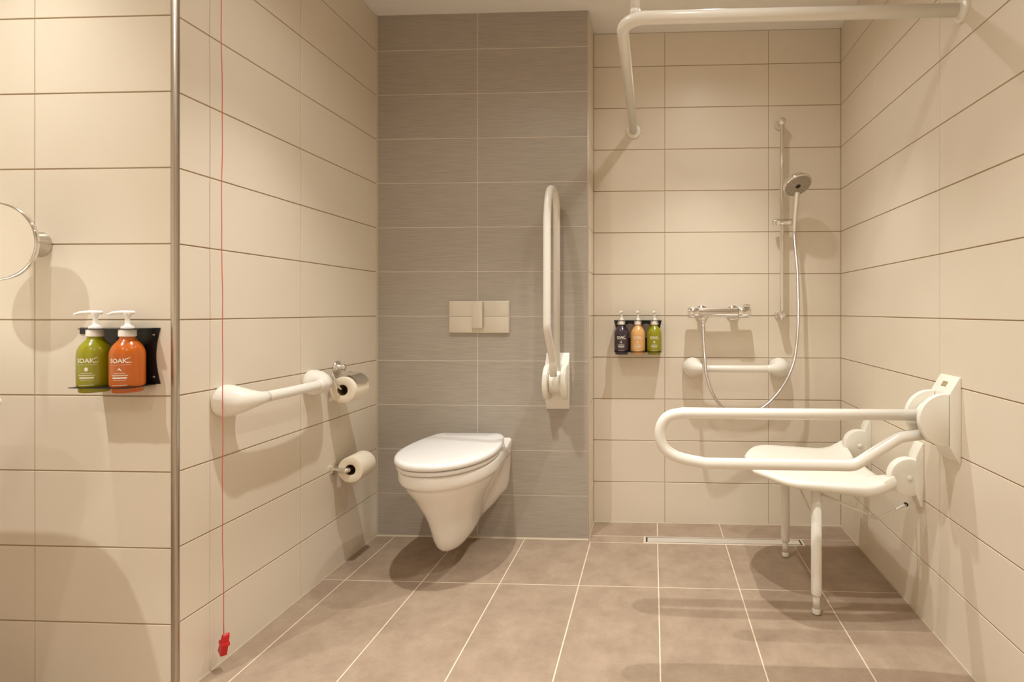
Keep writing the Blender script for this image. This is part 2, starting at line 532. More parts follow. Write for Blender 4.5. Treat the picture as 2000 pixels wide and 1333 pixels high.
def lid_outline(grow=0.0, n=40):
    """egg outline as (x offset, distance from wall)"""
    d0, p = 0.050 - grow * 0.3, 0.538 + grow
    pts = []
    for k in range(n + 1):
        a = PI / 2 * k / n
        dm = 0.285
        pts.append(((0.187 + grow) * math.cos(a) ** 0.92 if k < n else 0.0, dm + (p - dm) * math.sin(a)))
    back = []
    for k in range(1, 13):
        t_ = k / 12
        w = 0.142 + (0.187 - 0.142) * math.sin(PI / 2 * (1 - t_)) ** 0.8
        back.append((w + grow, 0.285 + (d0 - 0.285) * t_))
    right = back[::-1] + pts          # from back right to the tip
    right = [(right[0][0] - 0.014, d0), (right[0][0] - 0.004, d0 + 0.003), (right[0][0], d0 + 0.014)] + right[1:]
    left = [(-x, d) for x, d in right[:-1]][::-1]
    return right + left
def slab(z_list, m, name, parent):
    rs = []
    for z, g in z_list:
        k = 1.0 if g > -0.05 else 0.7
        rs.append([Vector((TX + x * k, YG - 0.29 - (d - 0.29) * k, z)) for x, d in lid_outline(max(g, -0.018))])
    return link(name, rings(rs), m, parent, angle=0.9)
slab([(0.4365, -0.016), (0.4375, -0.010), (0.441, -0.007), (0.449, -0.006), (0.4525, -0.008), (0.4535, -0.014)], M['lid'], 'seat_ring', t)
lid = slab([(0.4560, -0.012), (0.4565, -0.006), (0.459, -0.001), (0.466, 0.001), (0.473, 0.0), (0.478, -0.003), (0.4808, -0.008), (0.4822, -0.018), (0.4832, -0.06)], M['lid'], 'lid', t)
for s in (-1, 1):
    link('hinge', tube([(TX + s * 0.075 - 0.022, YG - 0.045, 0.461), (TX + s * 0.075 + 0.022, YG - 0.045, 0.461)], 0.0095, 14, rnd=True), M['lid'], t, smooth=True)

# ------------------------------------------------------------------ flush plate
fp = empty('flush_plate', (-0.7744, YG, 0.919), 'satin metal flush plate on the grey wall above the toilet', 'flush plate')
link('frame', box(-0.911, -0.638, YG - 0.010, YG, 0.919, 1.0633, 0.002), M['champagne'], fp, angle=0.6)
for (x0, x1) in ((-0.9085, -0.8045), (-0.7525, -0.6405)):
    for (z0, z1) in ((0.9215, 0.9925), (0.9937, 1.0608)):
        link('panel', box(x0, x1, YG - 0.0135, YG - 0.0102, z0, z1, 0.0012), M['champagne'], fp, angle=0.6)
link('button', box(-0.802, -0.755, YG - 0.027, YG - 0.0102, 0.940, 1.0608, 0.003), M['champagne'], fp, angle=0.6)

# ------------------------------------------------------------------ toilet rolls and their holders
h1 = empty('toilet_roll_holder', (XL, 2.030, 0.760), 'chrome toilet roll holder with a curved hood on the left wall', 'roll holder')
link('rosette', lathe([(0.026, 0), (0.026, 0.006), (0.022, 0.010), (0.014, 0.012), (0.012, 0.030), (0.013, 0.034), (0.001, 0.038)], (XL, 2.030, 0.795), (1, 0, 0), 28), M['chrome'], h1, smooth=True)
RX, RZ = -1.178, 0.7165
link('arm', tube(fillet([(XL + 0.03, 2.03, 0.790), (XL + 0.034, 1.945, 0.786), (RX, 1.938, 0.722), (RX, 2.045, 0.719)], 0.012, 6), 0.0035, 10, rnd=True), M['chrome'], h1, smooth=True)
hr = []
for yy in (1.984, 2.066):
    hr.append(yy)
hood = []
for k in range(15):
    a = math.radians(124 - 100 * k / 14)
    hood.append((math.cos(a), math.sin(a)))
poly = [(RX + 0.0600 * c, RZ + 0.0600 * s_) for c, s_ in hood] + [(RX + 0.0585 * c, RZ + 0.0585 * s_) for c, s_ in hood[::-1]]
link('hood', extrude_poly(poly, lambda a, b, w: Vector((a, w, b)), 1.966, 2.044), M['chrome'], h1, angle=0.7)
link('hood_bracket', box(XL + 0.030, RX - 0.012, 2.018, 2.042, RZ + 0.0600, RZ + 0.0625, 0.0005), M['chrome'], h1)
def roll(x, y0, y1, z, r, label, rc=0.021):
    e = empty('toilet_roll', (x, (y0 + y1) / 2, z - r), label, 'toilet roll', 'toilet rolls')
    n = 48
    def circ(rad, y): return [Vector((x + rad * math.cos(2 * PI * k / n), y, z + rad * math.sin(2 * PI * k / n))) for k in range(n)]
    b = rings([circ(rc, y0 + .001), circ(rc + .0015, y0), circ(r - .003, y0), circ(r - .0006, y0 + .0012), circ(r, y0 + .004), circ(r, y1 - .004), circ(r - .0006, y1 - .0012), circ(r - .003, y1), circ(rc + .0015, y1), circ(rc, y1 - .001), circ(rc, y0 + .001)], False, False)
    link('paper', b, M['paper'], e, angle=0.8)
    b = rings([circ(rc - .0002, y0 + .001), circ(rc - .0002, y1 - .001), circ(rc - .0018, y1 - .001), circ(rc - .0018, y0 + .001), circ(rc - .0002, y0 + .001)], False, False)
    link('core', b, M['card'], e, angle=0.8)
roll(RX, 1.953, 2.052, RZ, 0.0500, 'white toilet roll hanging under the chrome hood')
h2 = empty('spare_roll_holder', (XL, 2.020, 0.370), 'chrome peg holding the spare toilet roll low on the left wall', 'roll holder')
link('rosette', lathe([(0.0225, 0), (0.0225, 0.010), (0.020, 0.012), (0.011, 0.013), (0.011, 0.020)], (XL, 2.005, 0.400), (1, 0, 0), 28), M['chrome'], h2, angle=0.7)
link('arm', tube(fillet([(XL + 0.012, 2.005, 0.400), (-1.176, 1.976, 0.4025), (-1.172, 2.095, 0.4025)], 0.010, 6), 0.0095, 14, rnd=True), M['chrome'], h2, smooth=True)
roll(-1.172, 1.995, 2.094, 0.4005, 0.0500, 'spare white toilet roll on the chrome peg near the floor')

# ------------------------------------------------------------------ emergency pull cord
pc = empty('emergency_pull_cord', (-1.206, 1.436, 0.055), 'thin red emergency pull cord with a red handle near the left wall', 'pull cord')
pts = []
for k in range(60):
    z = 0.105 + (ZC - 0.03 - 0.105) * k / 59
    pts.append((-1.211 - 0.006 * k / 59 + 0.0012 * math.sin(z * 9) + 0.0006 * math.sin(z * 31), 1.436 + 0.0008 * math.sin(z * 13), z))
link('cord', tube(pts, 0.0011, 8), M['cord'], pc, smooth=True)
hp = [(0.000, 0.058), (0.007, 0.052), (0.013, 0.020), (0.016, 0.000), (-0.016, 0.000), (-0.013, 0.020), (-0.007, 0.052)]
hv = Vector((0.80, -0.6, 0)).normalized(); hs = Vector((0.6, 0.8, 0)).normalized()
hb = Vector((-1.214, 1.436, 0.052))
tl = Matrix.Rotation(math.radians(12), 3, 'Y')
f2 = lambda a, b, w: hb + tl @ (hv * a + hs * w + Vector((0, 0, b)))
link('handle', extrude_poly(hp, f2, -0.008, 0.008, 0.002), M['red'], pc, angle=0.6)
link('handle_collar', extrude_poly([(0.0145, 0.026), (0.0125, 0.034), (-0.0125, 0.034), (-0.0145, 0.026)], f2, -0.0105, 0.0105, 0.001), M['red'], pc)
link('switch_box', box(-1.245, -1.187, 1.408, 1.464, ZC - 0.03, ZC, 0.004), M['plastic'], pc, angle=0.6)

# ------------------------------------------------------------------ curtain rail
CZ, CX, CY = 1.8815, -0.092, 1.553
cr_ = empty('shower_curtain_rail', (CX, YS, CZ - 0.035), 'white L-shaped curtain rail high around the shower', 'curtain rail')
link('tube', tube(fillet([(CX, YS - 0.004, CZ), (CX, CY, CZ), (XR - 0.004, CY, CZ)], 0.075, 14), 0.0185, 22), M['white'], cr_, smooth=True)
for p, ax in (((CX, YS, CZ), (0, -1, 0)), ((XR, CY, CZ), (-1, 0, 0))):
    link('wall_flange', lathe([(0.034, 0), (0.035, 0.004), (0.034, 0.009), (0.030, 0.011), (0.0195, 0.012), (0.0195, 0.018)], p, ax, 32), M['white'], cr_, angle=0.7)
PXp, PYp = -0.052, 1.572
link('ceiling_post', tube([(PXp, PYp, CZ + 0.026), (PXp, PYp, ZC)], 0.0145, 18), M['white'], cr_, smooth=True)
link('post_joint', lathe([(0.0150, 0), (0.0160, 0.003), (0.0160, 0.012), (0.0146, 0.014)], (PXp, PYp, CZ + 0.020), seg=24), M['white'], cr_, angle=0.7)
link('post_screw', lathe([(0.007, 0), (0.007, 0.012)], (PXp, PYp, CZ + 0.009), seg=14), M['dark'], cr_, smooth=True)

# ------------------------------------------------------------------ shower rail, hand shower, hose, mixer
BX, BY = 0.600, YS - 0.055
sr = empty('shower_riser_rail', (BX, YS, 0.985), 'chrome riser rail with slider on the shower wall', 'shower rail')
link('bar', tube([(BX, BY, 0.985), (BX, BY, 1.905)], 0.0095, 18, rnd=True), M['chrome'], sr, smooth=True)
for z in (1.898, 1.000):
    link('wall_bracket', lathe([(0.0215, 0), (0.0215, 0.008), (0.016, 0.014), (0.014, 0.040), (0.0165, 0.044), (0.0165, 0.066), (0.012, 0.070), (0.0008, 0.0715)], (BX, YS, z), (0, -1, 0), 28), M['chrome'], sr, smooth=True)
SZ = 1.431
link('slider', tube([(BX - 0.040, BY, SZ), (BX - 0.036, BY, SZ), (BX + 0.064, BY, SZ), (BX + 0.068, BY, SZ)], [0.013, 0.0155, 0.0155, 0.013], 20), M['chrome'], sr, angle=0.7)
link('slider_knob', lathe([(0.012, 0), (0.013, 0.004), (0.013, 0.018), (0.010, 0.021)], (BX - 0.022, BY - 0.012, SZ - 0.005), (0, -1, -0.15), 20), M['chrome'], sr, angle=0.7)

HX = BX + 0.053
hs_ = empty('hand_shower', (HX, BY - 0.02, 1.38), 'chrome hand shower with a round head hung on the riser rail', 'shower head')
hd0 = Vector((HX, BY - 0.012, 1.385)); hd1 = Vector((HX + 0.004, BY - 0.045, 1.565))
hpts = catmull([hd0, (HX, BY - 0.018, 1.43), (HX + 0.002, BY - 0.032, 1.50), hd1], 8)
link('handle', tube(hpts, [0.0105 + 0.0045 * i / (len(hpts) - 1) for i in range(len(hpts))], 18), M['chrome'], hs_, smooth=True)
hax = Vector((0.20, -0.52, -0.82)).normalized()        # spray direction
hc = Vector((HX - 0.004, BY - 0.080, 1.586))
link('head', lathe([(0.018, -0.030), (0.040, -0.026), (0.058, -0.016), (0.0645, -0.004), (0.0655, 0.004), (0.063, 0.008)], hc, hax, 40), M['chrome'], hs_, smooth=True)
sf = link('spray_face', lathe([(0.060, 0.0082), (0.058, 0.0105), (0.0008, 0.0118)], hc, hax, 40), M['spray'], hs_, angle=0.8)
link('centre_nozzle', lathe([(0.012, 0.011), (0.011, 0.0135), (0.0008, 0.0138)], hc, hax, 24), M['dark'], hs_, angle=0.8)
nn = hax.orthogonal().normalized(); nb = hax.cross(nn)
nb_ = bmesh.new()
for rr, cnt in ((0.024, 10), (0.036, 16), (0.048, 22)):
    for k in range(cnt):
        a = 2 * PI * k / cnt
        lathe([(0.0014, 0.0112), (0.001, 0.0132)], hc + (nn * math.cos(a) + nb * math.sin(a)) * rr, hax, 6, bm=nb_)
no = link('spray_nozzles', nb_, M['rubber'], hs_); no['kind'] = 'stuff'

MZ, MY, MX0, MX1 = 1.010, YS - 0.062, 0.160, 0.456
mx = empty('shower_mixer', (0.308, YS, 0.975), 'chrome thermostatic mixer bar on the shower wall', 'shower mixer')
link('body', tube([(MX0 + 0.056, MY, MZ), (MX1 - 0.062, MY, MZ)], 0.0225, 28), M['chrome'], mx, angle=0.7)
link('flow_handle', lathe([(0.0235, 0), (0.026, 0.003), (0.026, 0.048), (0.023, 0.052), (0.001, 0.053)], (MX0 + 0.055, MY, MZ), (-1, 0, 0), 28), M['chrome'], mx, angle=0.7)
link('temperature_handle', lathe([(0.0235, 0), (0.0255, 0.003), (0.0255, 0.054), (0.023, 0.058), (0.001, 0.059)], (MX1 - 0.061, MY, MZ), (1, 0, 0), 28), M['chrome'], mx, angle=0.7)
link('lever', box(MX1 - 0.034, MX1 - 0.004, MY - 0.012, MY + 0.012, MZ + 0.024, MZ + 0.040, 0.005), M['chrome'], mx, angle=0.7)
for x in (0.233, 0.382):
    link('rosette', lathe([(0.034, 0), (0.034, 0.006), (0.026, 0.012), (0.018, 0.016), (0.018, 0.045)], (x, YS, MZ), (0, -1, 0), 28), M['chrome'], mx, angle=0.7)
link('hose_outlet', lathe([(0.0115, 0), (0.0115, 0.016), (0.009, 0.018), (0.009, 0.032)], (0.2345, MY, MZ - 0.020), (0, 0, -1), 18), M['chrome'], mx, angle=0.7)
HYo = YS - 0.128
hz = catmull([(0.2345, MY, MZ - 0.050), (0.235, MY - 0.010, 0.92), (0.236, HYo + 0.01, 0.82), (0.246, HYo, 0.72), (0.276, HYo, 0.635), (0.330, HYo + 0.02, 0.568), (0.405, HYo + 0.04, 0.542), (0.500, HYo + 0.04, 0.572),
              (0.580, HYo + 0.03, 0.655), (0.636, HYo + 0.02, 0.770), (0.664, MY - 0.02, 0.90), (0.672, MY - 0.005, 1.03), (0.668, BY - 0.012, 1.20), (HX + 0.003, BY - 0.014, 1.33), (HX, BY - 0.012, 1.386)], 8)
tag(link('shower_hose', tube(hz, 0.0072, 14), M['hose'], smooth=True), 'silver shower hose hanging in a loop from the mixer', 'hose')

# ------------------------------------------------------------------ linear drain
dr = empty('linear_drain', (0.3106, 2.3453, -0.0006), 'long narrow stainless steel drain channel in the shower floor', 'drain')
db = bmesh.new()
x0, x1 = -0.0360, 0.6573
box(x0, x1, D1 + 0.003, D1 + 0.0085, -0.0006, 0.0012, bm=db); box(x0, x1, D0 - 0.0085, D0 - 0.003, -0.0006, 0.0012, bm=db)
box(x0, x0 + 0.006, D1 + 0.0085, D0 - 0.0085, -0.0006, 0.0012, bm=db); box(x1 - 0.006, x1, D1 + 0.0085, D0 - 0.0085, -0.0006, 0.0012, bm=db)
link('frame', db, M['drain_steel'], dr)
link('slot_shade', box(x0 + 0.0062, x1 - 0.0062, D1 + 0.0088, D0 - 0.0088, -0.0006, 0.0), M['dark'], dr)  # dark sheet in place of the shade inside the channel gap
link('cover', box(x0 + 0.013, x1 - 0.013, D1 + 0.0125, D0 - 0.0125, 0.0, 0.0014, 0.0004), M['drain_steel'], dr)

# ------------------------------------------------------------------ shower seat
st_ = empty('shower_bench', (0.60, 2.003, 0.0), 'white folding shower seat with two legs on the right wall', 'shower seat')
SY0, SY1 = 1.7965, 2.2096
for yc in (SY0, SY1):
    f3 = lambda u, v, w, yc=yc: Vector((XR - u, yc + w, 0.477 + v))
    pr_ = [(0, 0.105), (0.006, 0.105), (0.026, 0.060), (0.028, -0.050), (0.010, -0.104), (0, -0.104)]
    pt = link('wall_plate', extrude_poly(pr_, f3, -0.026, 0.026, 0.002), M['plastic'], st_, angle=0.5)
    pts = [(0.046 + 0.062 * math.cos(-PI * .66 + 1.32 * PI * k / 28), -0.008 + 0.062 * math.sin(-PI * .66 + 1.32 * PI * k / 28)) for k in range(29)]
    link('hinge_disc', extrude_poly(pts, f3, -0.025, 0.012, 0.004), M['plastic'], st_, angle=0.6)
    link('pivot_cap', lathe([(0.009, 0), (0.009, 0.002), (0.007, 0.0035), (0.0005, 0.004)], f3(0.046, -0.010, -0.0248), (0, -1, 0), 16), M['plastic'], st_, smooth=True)
# moulded seat shell: rounded outline, dished, front edge turned down, rear corners sweeping up to the hinges
SXF, SXB, YA, YB = 0.357, 0.800, 1.752, 2.254
def seat_pt(a, b, dz, inset):
    """a: 0 front .. 1 back, b: -1 near .. 1 far"""
    yc, hy = (YA + YB) / 2, (YB - YA) / 2 - inset
    x = SXF + inset + (SXB - SXF - 2 * inset) * a
    # outline: narrow towards the front corners
    if a < 0.34:
        q = 1 - a / 0.34
        hy *= (1 - 0.62 * q ** 2.6)
    y = yc + hy * b
    z = 0.461 - 0.024 * a - 0.010 * (1 - b * b) * math.sin(PI * min(1, a * 1.1 + 0.05))
    q = max(0.0, (a - 0.74) / 0.26)
    z += 0.040 * q * q * max(0, (abs(b) - 0.45) / 0.55) ** 0.8       # arms rise to the hinges
    z -= 0.010 * max(0, 1 - a / 0.12) ** 2
    return Vector((x, y, z + dz))
def seat_shell():
    na, nb2 = 28, 24
    b = bmesh.new()
    def grid(dz, ins):
        return [[b.verts.new(seat_pt(i / na, -1 + 2 * j / nb2, dz, ins)) for j in range(nb2 + 1)] for i in range(na + 1)]
    top = grid(0.0, 0.010); bot = [[b.verts.new(seat_pt(i / na, -1 + 2 * j / nb2, -0.022 - 0.022 * (i / na) ** 1.5, 0.012)) for j in range(nb2 + 1)] for i in range(na + 1)]
    for g, fl in ((top, 0), (bot, 1)):
        for i in range(na):
            for j in range(nb2):
                q = (g[i][j], g[i+1][j], g[i+1][j+1], g[i][j+1])
                b.faces.new(q[::-1] if fl else q)
    def loop(g):
        return [g[i][0] for i in range(na + 1)] + [g[na][j] for j in range(1, nb2 + 1)] + [g[i][nb2] for i in range(na - 1, -1, -1)] + [g[0][j] for j in range(nb2 - 1, 0, -1)]
    lt, lb = loop(top), loop(bot)
    cen = Vector(((SXF + SXB) / 2, (YA + YB) / 2, 0))
    mids = []
    for fr, ins in ((0.25, 0.003), (0.6, 0.0015), (0.85, 0.004)):
        row = []
        for p, q in zip(lt, lb):
            c = p.co.lerp(q.co, fr)
            dv = Vector((c.x - cen.x, c.y - cen.y, 0)).normalized()
            row.append(b.verts.new(c + dv * (0.010 - ins)))
        mids.append(row)
    seq = [lt] + mids + [lb]
    for u, w in zip(seq, seq[1:]):
        for i in range(len(u)):
            j = (i + 1) % len(u)
            b.faces.new((u[i], u[j], w[j], w[i]))
    return fix(b)
link('seat', seat_shell(), M['plastic'], st_, angle=1.2)
for yc in (SY0, SY1):
    LX = 0.549
    lg = link('leg', tube([(LX, yc, 0.066), (LX, yc, 0.070), (LX, yc, 0.436)], [0.0165, 0.0175, 0.0168], 18), M['white'], st_, smooth=True)
    link('leg_extension', tube([(LX, yc, 0.018), (LX, yc, 0.075)], [0.0120, 0.0115], 16), M['plastic'], lg, smooth=True)
    link('leg_foot', lathe([(0.0125, 0), (0.0135, 0.004), (0.0135, 0.017), (0.0115, 0.022)], (LX, yc, 0.0), seg=18), M['plastic'], lg, angle=0.7)
    link('rubber_tip', lathe([(0.0115, 0.0), (0.0132, 0.0008), (0.0138, 0.004)], (LX, yc, 0.0001), seg=18), M['rubber'], lg)
    link('leg_bracket', box(LX - 0.022, LX + 0.034, yc - 0.022, yc + 0.022, 0.418, 0.434, 0.003), M['plastic'], st_, angle=0.6)
link('cross_brace', tube([(0.550, SY1 - 0.015, 0.405), (0.550, SY0 + 0.016, 0.300)], 0.0045, 10), M['white'], st_, smooth=True)
link('fold_strut', tube(fillet([(0.575, SY0 + 0.03, 0.392), (0.765, SY0 + 0.03, 0.312)], 0), 0.0048, 10), M['white'], st_, smooth=True)
link('fold_strut', tube([(0.765, SY0 + 0.03, 0.312), (0.858, SY0 + 0.03, 0.362)], 0.0045, 10), M['white'], st_, smooth=True)
link('strut_pivot', tube([(0.858, SY0 + 0.0262, 0.362), (0.858, SY0 + 0.036, 0.362)], 0.006, 12), M['dark'], st_, smooth=True)

# ------------------------------------------------------------------ soap bottles and racks
FONT_CACHE = {}
def text_flat(s, size, bold=0.0):
    c = bpy.data.curves.new('txt', 'FONT')
    c.body = s; c.size = size; c.align_x = 'CENTER'; c.offset = bold; c.resolution_u = 3
    o = bpy.data.objects.new('txt', c)
    COL.objects.link(o)
    dg = bpy.context.evaluated_depsgraph_get()
    me = bpy.data.meshes.new_from_object(o.evaluated_get(dg))
    V = [(v.co.x, v.co.y) for v in me.vertices]
    F = [tuple(p.vertices) for p in me.polygons]
    bpy.data.objects.remove(o); bpy.data.curves.remove(c); bpy.data.meshes.remove(me)
    return V, F

def label_mesh(cx, cy, zb, r, icon, turn=0.0):
    """white print wrapped on the front (-y) of a bottle whose base is at zb"""
    b = bmesh.new()
    def wrap(x, z):
        a = 0.92 * x / r + turn
        rr = r + 0.0004
        return Vector((cx + rr * math.sin(a), cy - rr * math.cos(a), zb + z))
    def add(V, F, ox, oz):
        vs2 = [b.verts.new(wrap(x + ox, z + oz)) for x, z in V]
        for f in F:
            try: b.faces.new([vs2[i] for i in f])
            except ValueError: pass
    def bar(xa, xb, za, zb_, n=8):
        for k in range(n):
            p, q = xa + (xb - xa) * k / n, xa + (xb - xa) * (k + 1) / n
            b.faces.new([b.verts.new(wrap(*c)) for c in ((p, za), (q, za), (q, zb_), (p, zb_))])
    V, F = text_flat('SOAK', 0.0150, 0.00035)
    add(V, F, -0.003, 0.0765)
    # long tails swinging out of the last letter
    xm = max(v[0] for v in V) - 0.003
    zt_ = 0.0765 + max(v[1] for v in V)
    for (p, q) in (((xm - 0.0012, zt_ - 0.0010), (xm + 0.0055, zt_ + 0.0030)), ((xm - 0.0012, 0.0775), (xm + 0.0085, 0.0772))):
        n = 4
        for k in range(n):
            a0, a1 = k / n, (k + 1) / n
            A = (p[0] + (q[0]-p[0])*a0, p[1] + (q[1]-p[1])*a0); B = (p[0] + (q[0]-p[0])*a1, p[1] + (q[1]-p[1])*a1)
            h0, h1 = 0.0011 * (1 - a0) + .0003, 0.0011 * (1 - a1) + .0003
            b.faces.new([b.verts.new(wrap(*c)) for c in ((A[0], A[1]-h0), (B[0], B[1]-h1), (B[0], B[1]+h1), (A[0], A[1]+h0))])
    bar(-0.023, 0.022, 0.0712, 0.0717)
    if icon == 'leaf':
        n = 10
        pts = [(0.0042 * math.cos(2*PI*k/n), 0.0598 + 0.0055 * math.sin(2*PI*k/n)) for k in range(n)]
        b.faces.new([b.verts.new(wrap(*c)) for c in pts])
    elif icon == 'bird':
        for tr in (((-0.006, 0.0555), (-0.001, 0.060), (0.000, 0.0645)), ((0.000, 0.0645), (0.000, 0.058), (0.006, 0.0555)), ((-0.004, 0.062), (0.0, 0.0585), (0.002, 0.060))):
            b.faces.new([b.verts.new(wrap(*c)) for c in tr])
    else:
        n = 8
        for rr in ((0.0, 0.060, 0.0022), (-0.004, 0.060, 0.0016), (0.004, 0.060, 0.0016), (0, 0.0642, 0.0016), (0, 0.0558, 0.0016)):
            b.faces.new([b.verts.new(wrap(rr[0] + rr[2]*math.cos(2*PI*k/n), rr[1] + rr[2]*math.sin(2*PI*k/n))) for k in range(n)])
    # fine print too small to read: short dashes standing in for two printed lines
    rnd = random.Random(3)
    for zz, hw, hh in ((0.0500, 0.0125, 0.0007), (0.0450, 0.0185, 0.0011), (0.0330, 0.0140, 0.0005), (0.0205, 0.0165, 0.0006)):
        x = -hw
        while x < hw:
            w = rnd.uniform(0.0009, 0.0022)
            bar(x, min(x + w, hw), zz - hh, zz + hh, 1)
            x += w + 0.0007
    bar(-0.0160, 0.0160, 0.0370, 0.0405, 10)
    fix(b)
    return b

def bottle(cx, cy, zb, colour, icon, label, group, nozzle, turn=0.0):
    r = 0.0350
    e = empty('pump_bottle', (cx, cy, zb), label, 'bottle', group)
    prof = [(0.0005, 0.0), (r * .80, 0.0), (r * .86, 0.001), (r * .89, 0.004), (r * .895, 0.013), (r * .93, 0.0145), (r * .985, 0.0175), (r, 0.022), (r, 0.094), (r * .985, 0.101), (r * .93, 0.109),
            (r * .83, 0.117), (r * .70, 0.124), (r * .56, 0.130), (r * .47, 0.134), (r * .44, 0.137), (r * .44, 0.146), (0.0005, 0.146)]
    link('body', lathe(prof, (cx, cy, zb), seg=44), M[colour], e, angle=0.9)
    link('label', label_mesh(cx, cy, zb, r, icon, turn), M['ink'], e)
    link('collar', lathe([(0.0165, 0.1405), (0.0178, 0.142), (0.0178, 0.158), (0.0165, 0.160), (0.0060, 0.1605), (0.0058, 0.163)], (cx, cy, zb), seg=30), M['pump'], e, angle=0.7)
    pm = link('pump_stem', lathe([(0.0135, 0.1612), (0.0125, 0.1665), (0.0070, 0.1690), (0.0052, 0.173), (0.0048, 0.190), (0.0075, 0.196), (0.0085, 0.2005), (0.0080, 0.203), (0.0005, 0.204)], (cx, cy, zb), seg=24), M['pump'], e, angle=0.9)
    nz_ = Vector(nozzle).normalized()
    c = Vector((cx, cy, zb))
    link('nozzle', tube([c + nz_ * -0.010 + Vector((0, 0, 0.2015)), c + nz_ * 0.012 + Vector((0, 0, 0.2020)), c + nz_ * 0.028 + Vector((0, 0, 0.2005)), c + nz_ * 0.037 + Vector((0, 0, 0.197))], [0.0050, 0.0050, 0.0040, 0.0030], 12, rnd=True), M['pump'], pm, smooth=True)

def cell(b, x0, x1, a0, a1, cx, ca, r, fn, n=32):
    """rectangle with a round hole, both faces; fn(x, a, k) gives the point, k = 0 or 1 for the two faces"""
    ring = [[], []]; rect = [[], []]
    for k in range(n):
        t_ = 2 * PI * (k + 0.5) / n
        c, s = math.cos(t_), math.sin(t_)
        q = min((( (x1 - cx) if c > 0 else (cx - x0)) / abs(c)) if abs(c) > 1e-6 else 9, (((a1 - ca) if s > 0 else (ca - a0)) / abs(s)) if abs(s) > 1e-6 else 9)
        for f in (0, 1):
            ring[f].append(b.verts.new(fn(cx + r * c, ca + r * s, f)))
            rect[f].append(b.verts.new(fn(cx + q * c, ca + q * s, f)))
    for k in range(n):
        j = (k + 1) % n
        for f in (0, 1):
            b.faces.new((rect[f][k], rect[f][j], ring[f][j], ring[f][k]))
        b.faces.new((ring[0][k], ring[0][j], ring[1][j], ring[1][k]))
        b.faces.new((rect[0][k], rect[0][j], rect[1][j], rect[1][k]))
    # corners
    cor = [(x1, a1), (x0, a1), (x0, a0), (x1, a0)]
    for (px, pa) in cor:
        best = sorted(range(n), key=lambda k: (rect[0][k].co - Vector(fn(px, pa, 0))).length)[:2]
        i, j = best
        v0, v1 = b.verts.new(fn(px, pa, 0)), b.verts.new(fn(px, pa, 1))
        b.faces.new((rect[0][i], v0, rect[0][j])); b.faces.new((rect[1][i], v1, rect[1][j]))
        b.faces.new((rect[0][i], v0, v1, rect[1][i])); b.faces.new((rect[0][j], v0, v1, rect[1][j]))

def rack(xs, yw, zt, zbot, cyl, label, ext, tab=0.0):
    """xs: bottle centres; yw: wall; zt: top of the plate; zbot: shelf height"""
    pitch = xs[1] - xs[0]
    xa, xb = xs[0] - pitch / 2, xs[-1] + pitch / 2
    e = empty('bottle_rack', ((xa + xb) / 2, yw, zbot), label, 'rack', 'black bottle racks')
    b = bmesh.new()
    fnb = lambda x, a, k: Vector((x, yw - 0.001 - 0.002 * k, a))
    for x0_, x1_ in zip(xs, xs[1:]):                        # openings between neighbouring bottles
        cell(b, x0_, x1_, zbot, zt, (x0_ + x1_) / 2, zt - 0.051, 0.034, fnb)
    fix(b)
    # flared, concave ends
    for s, xe, ex in ((-1, xs[0], ext[0]), (1, xs[-1], ext[1])):
        pts = [(xe, zbot), ]
        n = 14
        for k in range(n + 1):
            t_ = k / n
            w = ex - 0.012 * math.sin(PI * t_) ** 1.0
            pts.append((xe + s * w, zbot + (zt - zbot) * t_))
        pts.append((xe, zt))
        merge(b, extrude_poly(pts, lambda a, c, w: Vector((a, w, c)), yw - 0.003, yw - 0.001))
    if tab:                                                 # short tab at the upper left corner
        merge(b, box(xs[0] - tab, xs[0] - ext[0], yw - 0.003, yw - 0.001, zt - 0.017, zt))
    bp_ = link('back_plate', b, M['black'], e)
    for x in (xs[0] - ext[0] + 0.017, xs[-1] + ext[1] - 0.017):
        for z in (zt - 0.018, zbot + 0.018):
            link('screw', lathe([(0.0035, 0), (0.003, 0.0012), (0.0005, 0.0016)], (x, yw - 0.003, z), (0, -1, 0), 14), M['steel'], bp_, smooth=True)
    yf = cyl - 0.0185
    b = bmesh.new()
    fnt = lambda x, a, k: Vector((x, a, zt - 0.0022 + 0.002 * k))
    lims = [xs[0] - pitch / 2] + [(p + q) / 2 for p, q in zip(xs, xs[1:])] + [xs[-1] + pitch / 2]
    lims[0] = xs[0] - 0.026; lims[-1] = xs[-1] + 0.034
    for x, a_, c_ in zip(xs, lims, lims[1:]):
        cell(b, a_, c_, yf, yw - 0.001, x, cyl, 0.0155, fnt)
    fix(b)
    link('top_plate', b, M['black'], e)
    b = bmesh.new()
    fns = lambda x, a, k: Vector((x, a, zbot - 0.002 + 0.002 * k))
    lims[0] = xs[0] - 0.0335; lims[-1] = xs[-1] + 0.0335
    for x, a_, c_ in zip(xs, lims, lims[1:]):
        cell(b, a_, c_, cyl - 0.0345, yw - 0.001, x, cyl, 0.0322, fns)
    fix(b)
    link('shelf', b, M['black'], e)
    return e

